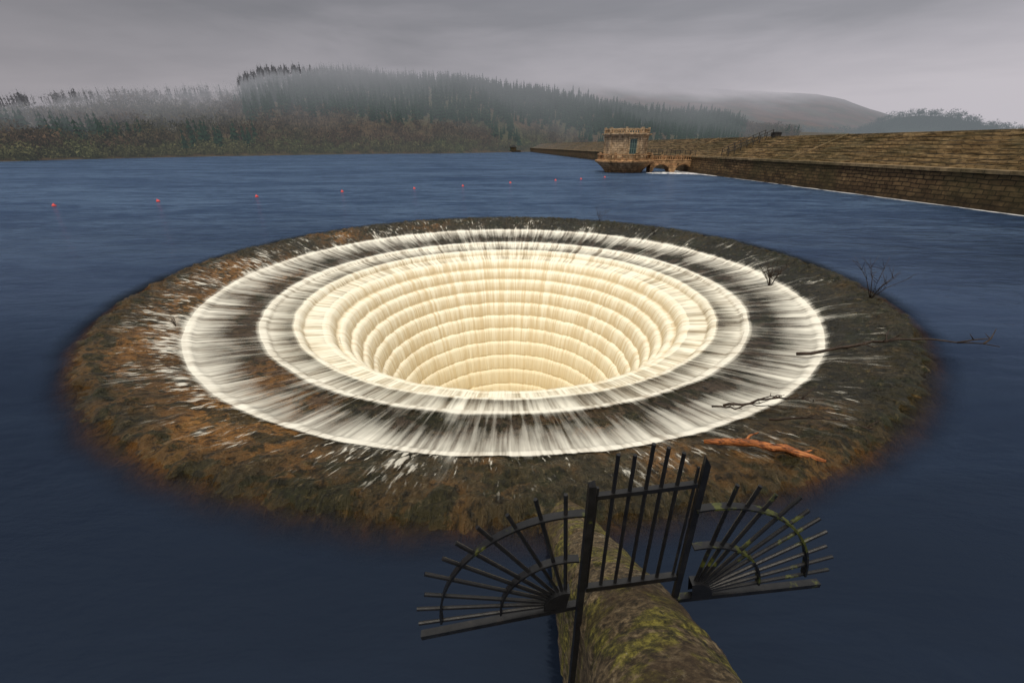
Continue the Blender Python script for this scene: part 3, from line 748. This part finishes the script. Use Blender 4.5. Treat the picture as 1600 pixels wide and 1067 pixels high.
def branch(name,p,q,r0,seed,nt,sag=.1,tl=.5):
    rg=random.Random(seed);p,q=Vector(p),Vector(q);b=B();N=14;P_=[]
    for i in range(N+1):
        t=i/N; v=p.lerp(q,t)+Vector((rg.uniform(-1,1),rg.uniform(-1,1),0))*.02*(p-q).length*.4
        v.z=max(v.z,apron_z(v.x,v.y)+.10)+sag*math.sin(math.pi*t)+rg.uniform(-.02,.03); P_.append(v)
    b.tube(P_,[r0*(1-.8*i/N) for i in range(N+1)],6)
    for k in range(nt):
        i=rg.randrange(2,N); d=(q-p).normalized()+Vector((rg.uniform(-.7,.7),rg.uniform(-.7,.7),rg.uniform(-.1,.5))); d.normalize()
        l=tl*rg.uniform(.4,1); a=P_[i]; m=a+d*l*.5+Vector((0,0,rg.uniform(-.05,.08))); e=a+d*l+Vector((rg.uniform(-.1,.1)*l,rg.uniform(-.1,.1)*l,.1*l))
        b.tube([a,m,e],[r0*.5,r0*.35,r0*.15],5)
        b.tube([m,m+Vector((rg.uniform(-.3,.3),rg.uniform(-.3,.3),rg.uniform(0,.3)))*l],[r0*.3,r0*.12],4)
    return b.obj(name,MAT_TWIG,None,True)
tag(branch('fallen_branch',(6.9,8.95,-.42),(10.7,8.2,.12),.042,1,8,.10,.6),'long bare dark branch reaching over the spillway rim','branch')
tag(branch('fallen_branch',(4.2,6.95,-.52),(5.75,6.5,-.30),.028,2,8,.06,.4),'forked dark branch caught at the step edge','branch')
tag(branch('fallen_branch',(4.46,5.95,-.30),(5.7,5.3,-.12),.022,3,5,.06,.3),'thin dark branch lying on the mossy apron','branch')
tag(branch('fallen_branch',(3.95,6.9,-.5),(4.9,6.3,-.42),.020,9,4,.06,.3),'short crooked twig snagged on the step','branch')
def shrub(x,y,h,seed,n=9,lab='small leafless shrub rooted in the spillway masonry'):
    rg=random.Random(seed);b=B();z0=apron_z(x,y)-.05
    for i in range(n):
        a=rg.uniform(0,6.28);sp=rg.uniform(.1,.65)*h; l=h*rg.uniform(.55,1)
        p=Vector((x,y,z0));m=p+Vector((math.cos(a)*sp*.35,math.sin(a)*sp*.35,l*.5));e=p+Vector((math.cos(a)*sp,math.sin(a)*sp,l))
        b.tube([p,m,e],[.007*h+.003,.005*h+.0025,.003],5)
        for k in range(5):
            s=m.lerp(e,rg.uniform(-.4,.8)); b.tube([s,s+Vector((rg.uniform(-.25,.25),rg.uniform(-.25,.25),rg.uniform(.05,.3)))*h],[.004*h+.002,.002],4)
    o=b.obj('shrub',MAT_TWIG,None,True); tag(o,lab,'shrub')
shrub(9.6,14.9,1.15,1,16,'bushy leafless shrub growing on the step edge')
shrub(10.8,11.9,1.3,2,6,'tall bare sapling leaning over the spillway rim')
shrub(5.3,25.9,1.0,3,5); shrub(7.7,22.9,.7,4,6)
shrub(-9.3,10.6,.35,7,5)

# ------------------------------------------------------------ world and light
w=bpy.data.worlds.new('World'); scene.world=w; w.use_nodes=True; nt=w.node_tree; nt.nodes.clear()
W=M.__new__(M); W.t=nt; W.m=None
out=W.n('ShaderNodeOutputWorld'); bg=W.n('ShaderNodeBackground'); bg2=W.n('ShaderNodeBackground'); ad=W.n('ShaderNodeAddShader')
sky_=W.n('ShaderNodeTexSky'); sky_.sky_type='NISHITA'; sky_.sun_disc=False; sky_.sun_elevation=math.radians(58); sky_.sun_rotation=math.radians(200)
sky_.air_density=2; sky_.dust_density=6
W.l(sky_.outputs[0],bg.inputs[0]); bg.inputs[1].default_value=.005
D=W.n('ShaderNodeTexCoord').outputs['Generated']; q=W.sep(D)
cl1=W.noise(W.vmath('MULTIPLY',D,(1.3,1.3,7.0)),1.3,5,.55,.4)
cl2=W.noise(W.vmath('MULTIPLY',D,(2.6,2.6,13.0)),1.6,4,.5,.6)
el=W.math('ADD',q[2],W.math('ADD',W.math('MULTIPLY',W.math('SUBTRACT',cl1,.5),.20),W.math('MULTIPLY',W.math('SUBTRACT',cl2,.5),.06)))
c=W.ramp(el,[(0.0,(.48,.455,.49)),(.09,(.48,.455,.49)),(.15,(.385,.37,.405)),(.22,(.265,.262,.29)),(.32,(.19,.193,.22)),(.55,(.6,.6,.61)),(.8,(1.1,1.06,1.0)),(1,(1.35,1.3,1.2))])
lr=W.map(q[0],-.8,.7,.66,1.10,False)
lrm=W.mix(1.0,c,W.comb(lr,lr,lr),'MULTIPLY')
hi=W.map(q[2],.25,.5,0,1)
c2=W.mix(hi,lrm,c)
W.l(c2,bg2.inputs[0]); bg2.inputs[1].default_value=1.0
W.l(bg.outputs[0],ad.inputs[0]); W.l(bg2.outputs[0],ad.inputs[1]); W.l(ad.outputs[0],out.inputs[0])
sd=bpy.data.lights.new('sun','SUN'); sd.energy=1.45; sd.angle=math.radians(12); sd.color=(1,.90,.74)
so=bpy.data.objects.new('sun',sd); COL.objects.link(so)
so.rotation_euler=(math.radians(30),0,math.radians(-20))
# ------------------------------------------------------------ camera
cd=bpy.data.cameras.new('camera'); cam=bpy.data.objects.new('camera',cd); COL.objects.link(cam)
cam.location=(0,0,CAMH); cam.rotation_euler=(math.radians(90-25.2),0,0)
cd.sensor_width=36; cd.sensor_fit='HORIZONTAL'; cd.lens=650/1600*36; cd.clip_start=.05; cd.clip_end=6000
scene.camera=cam
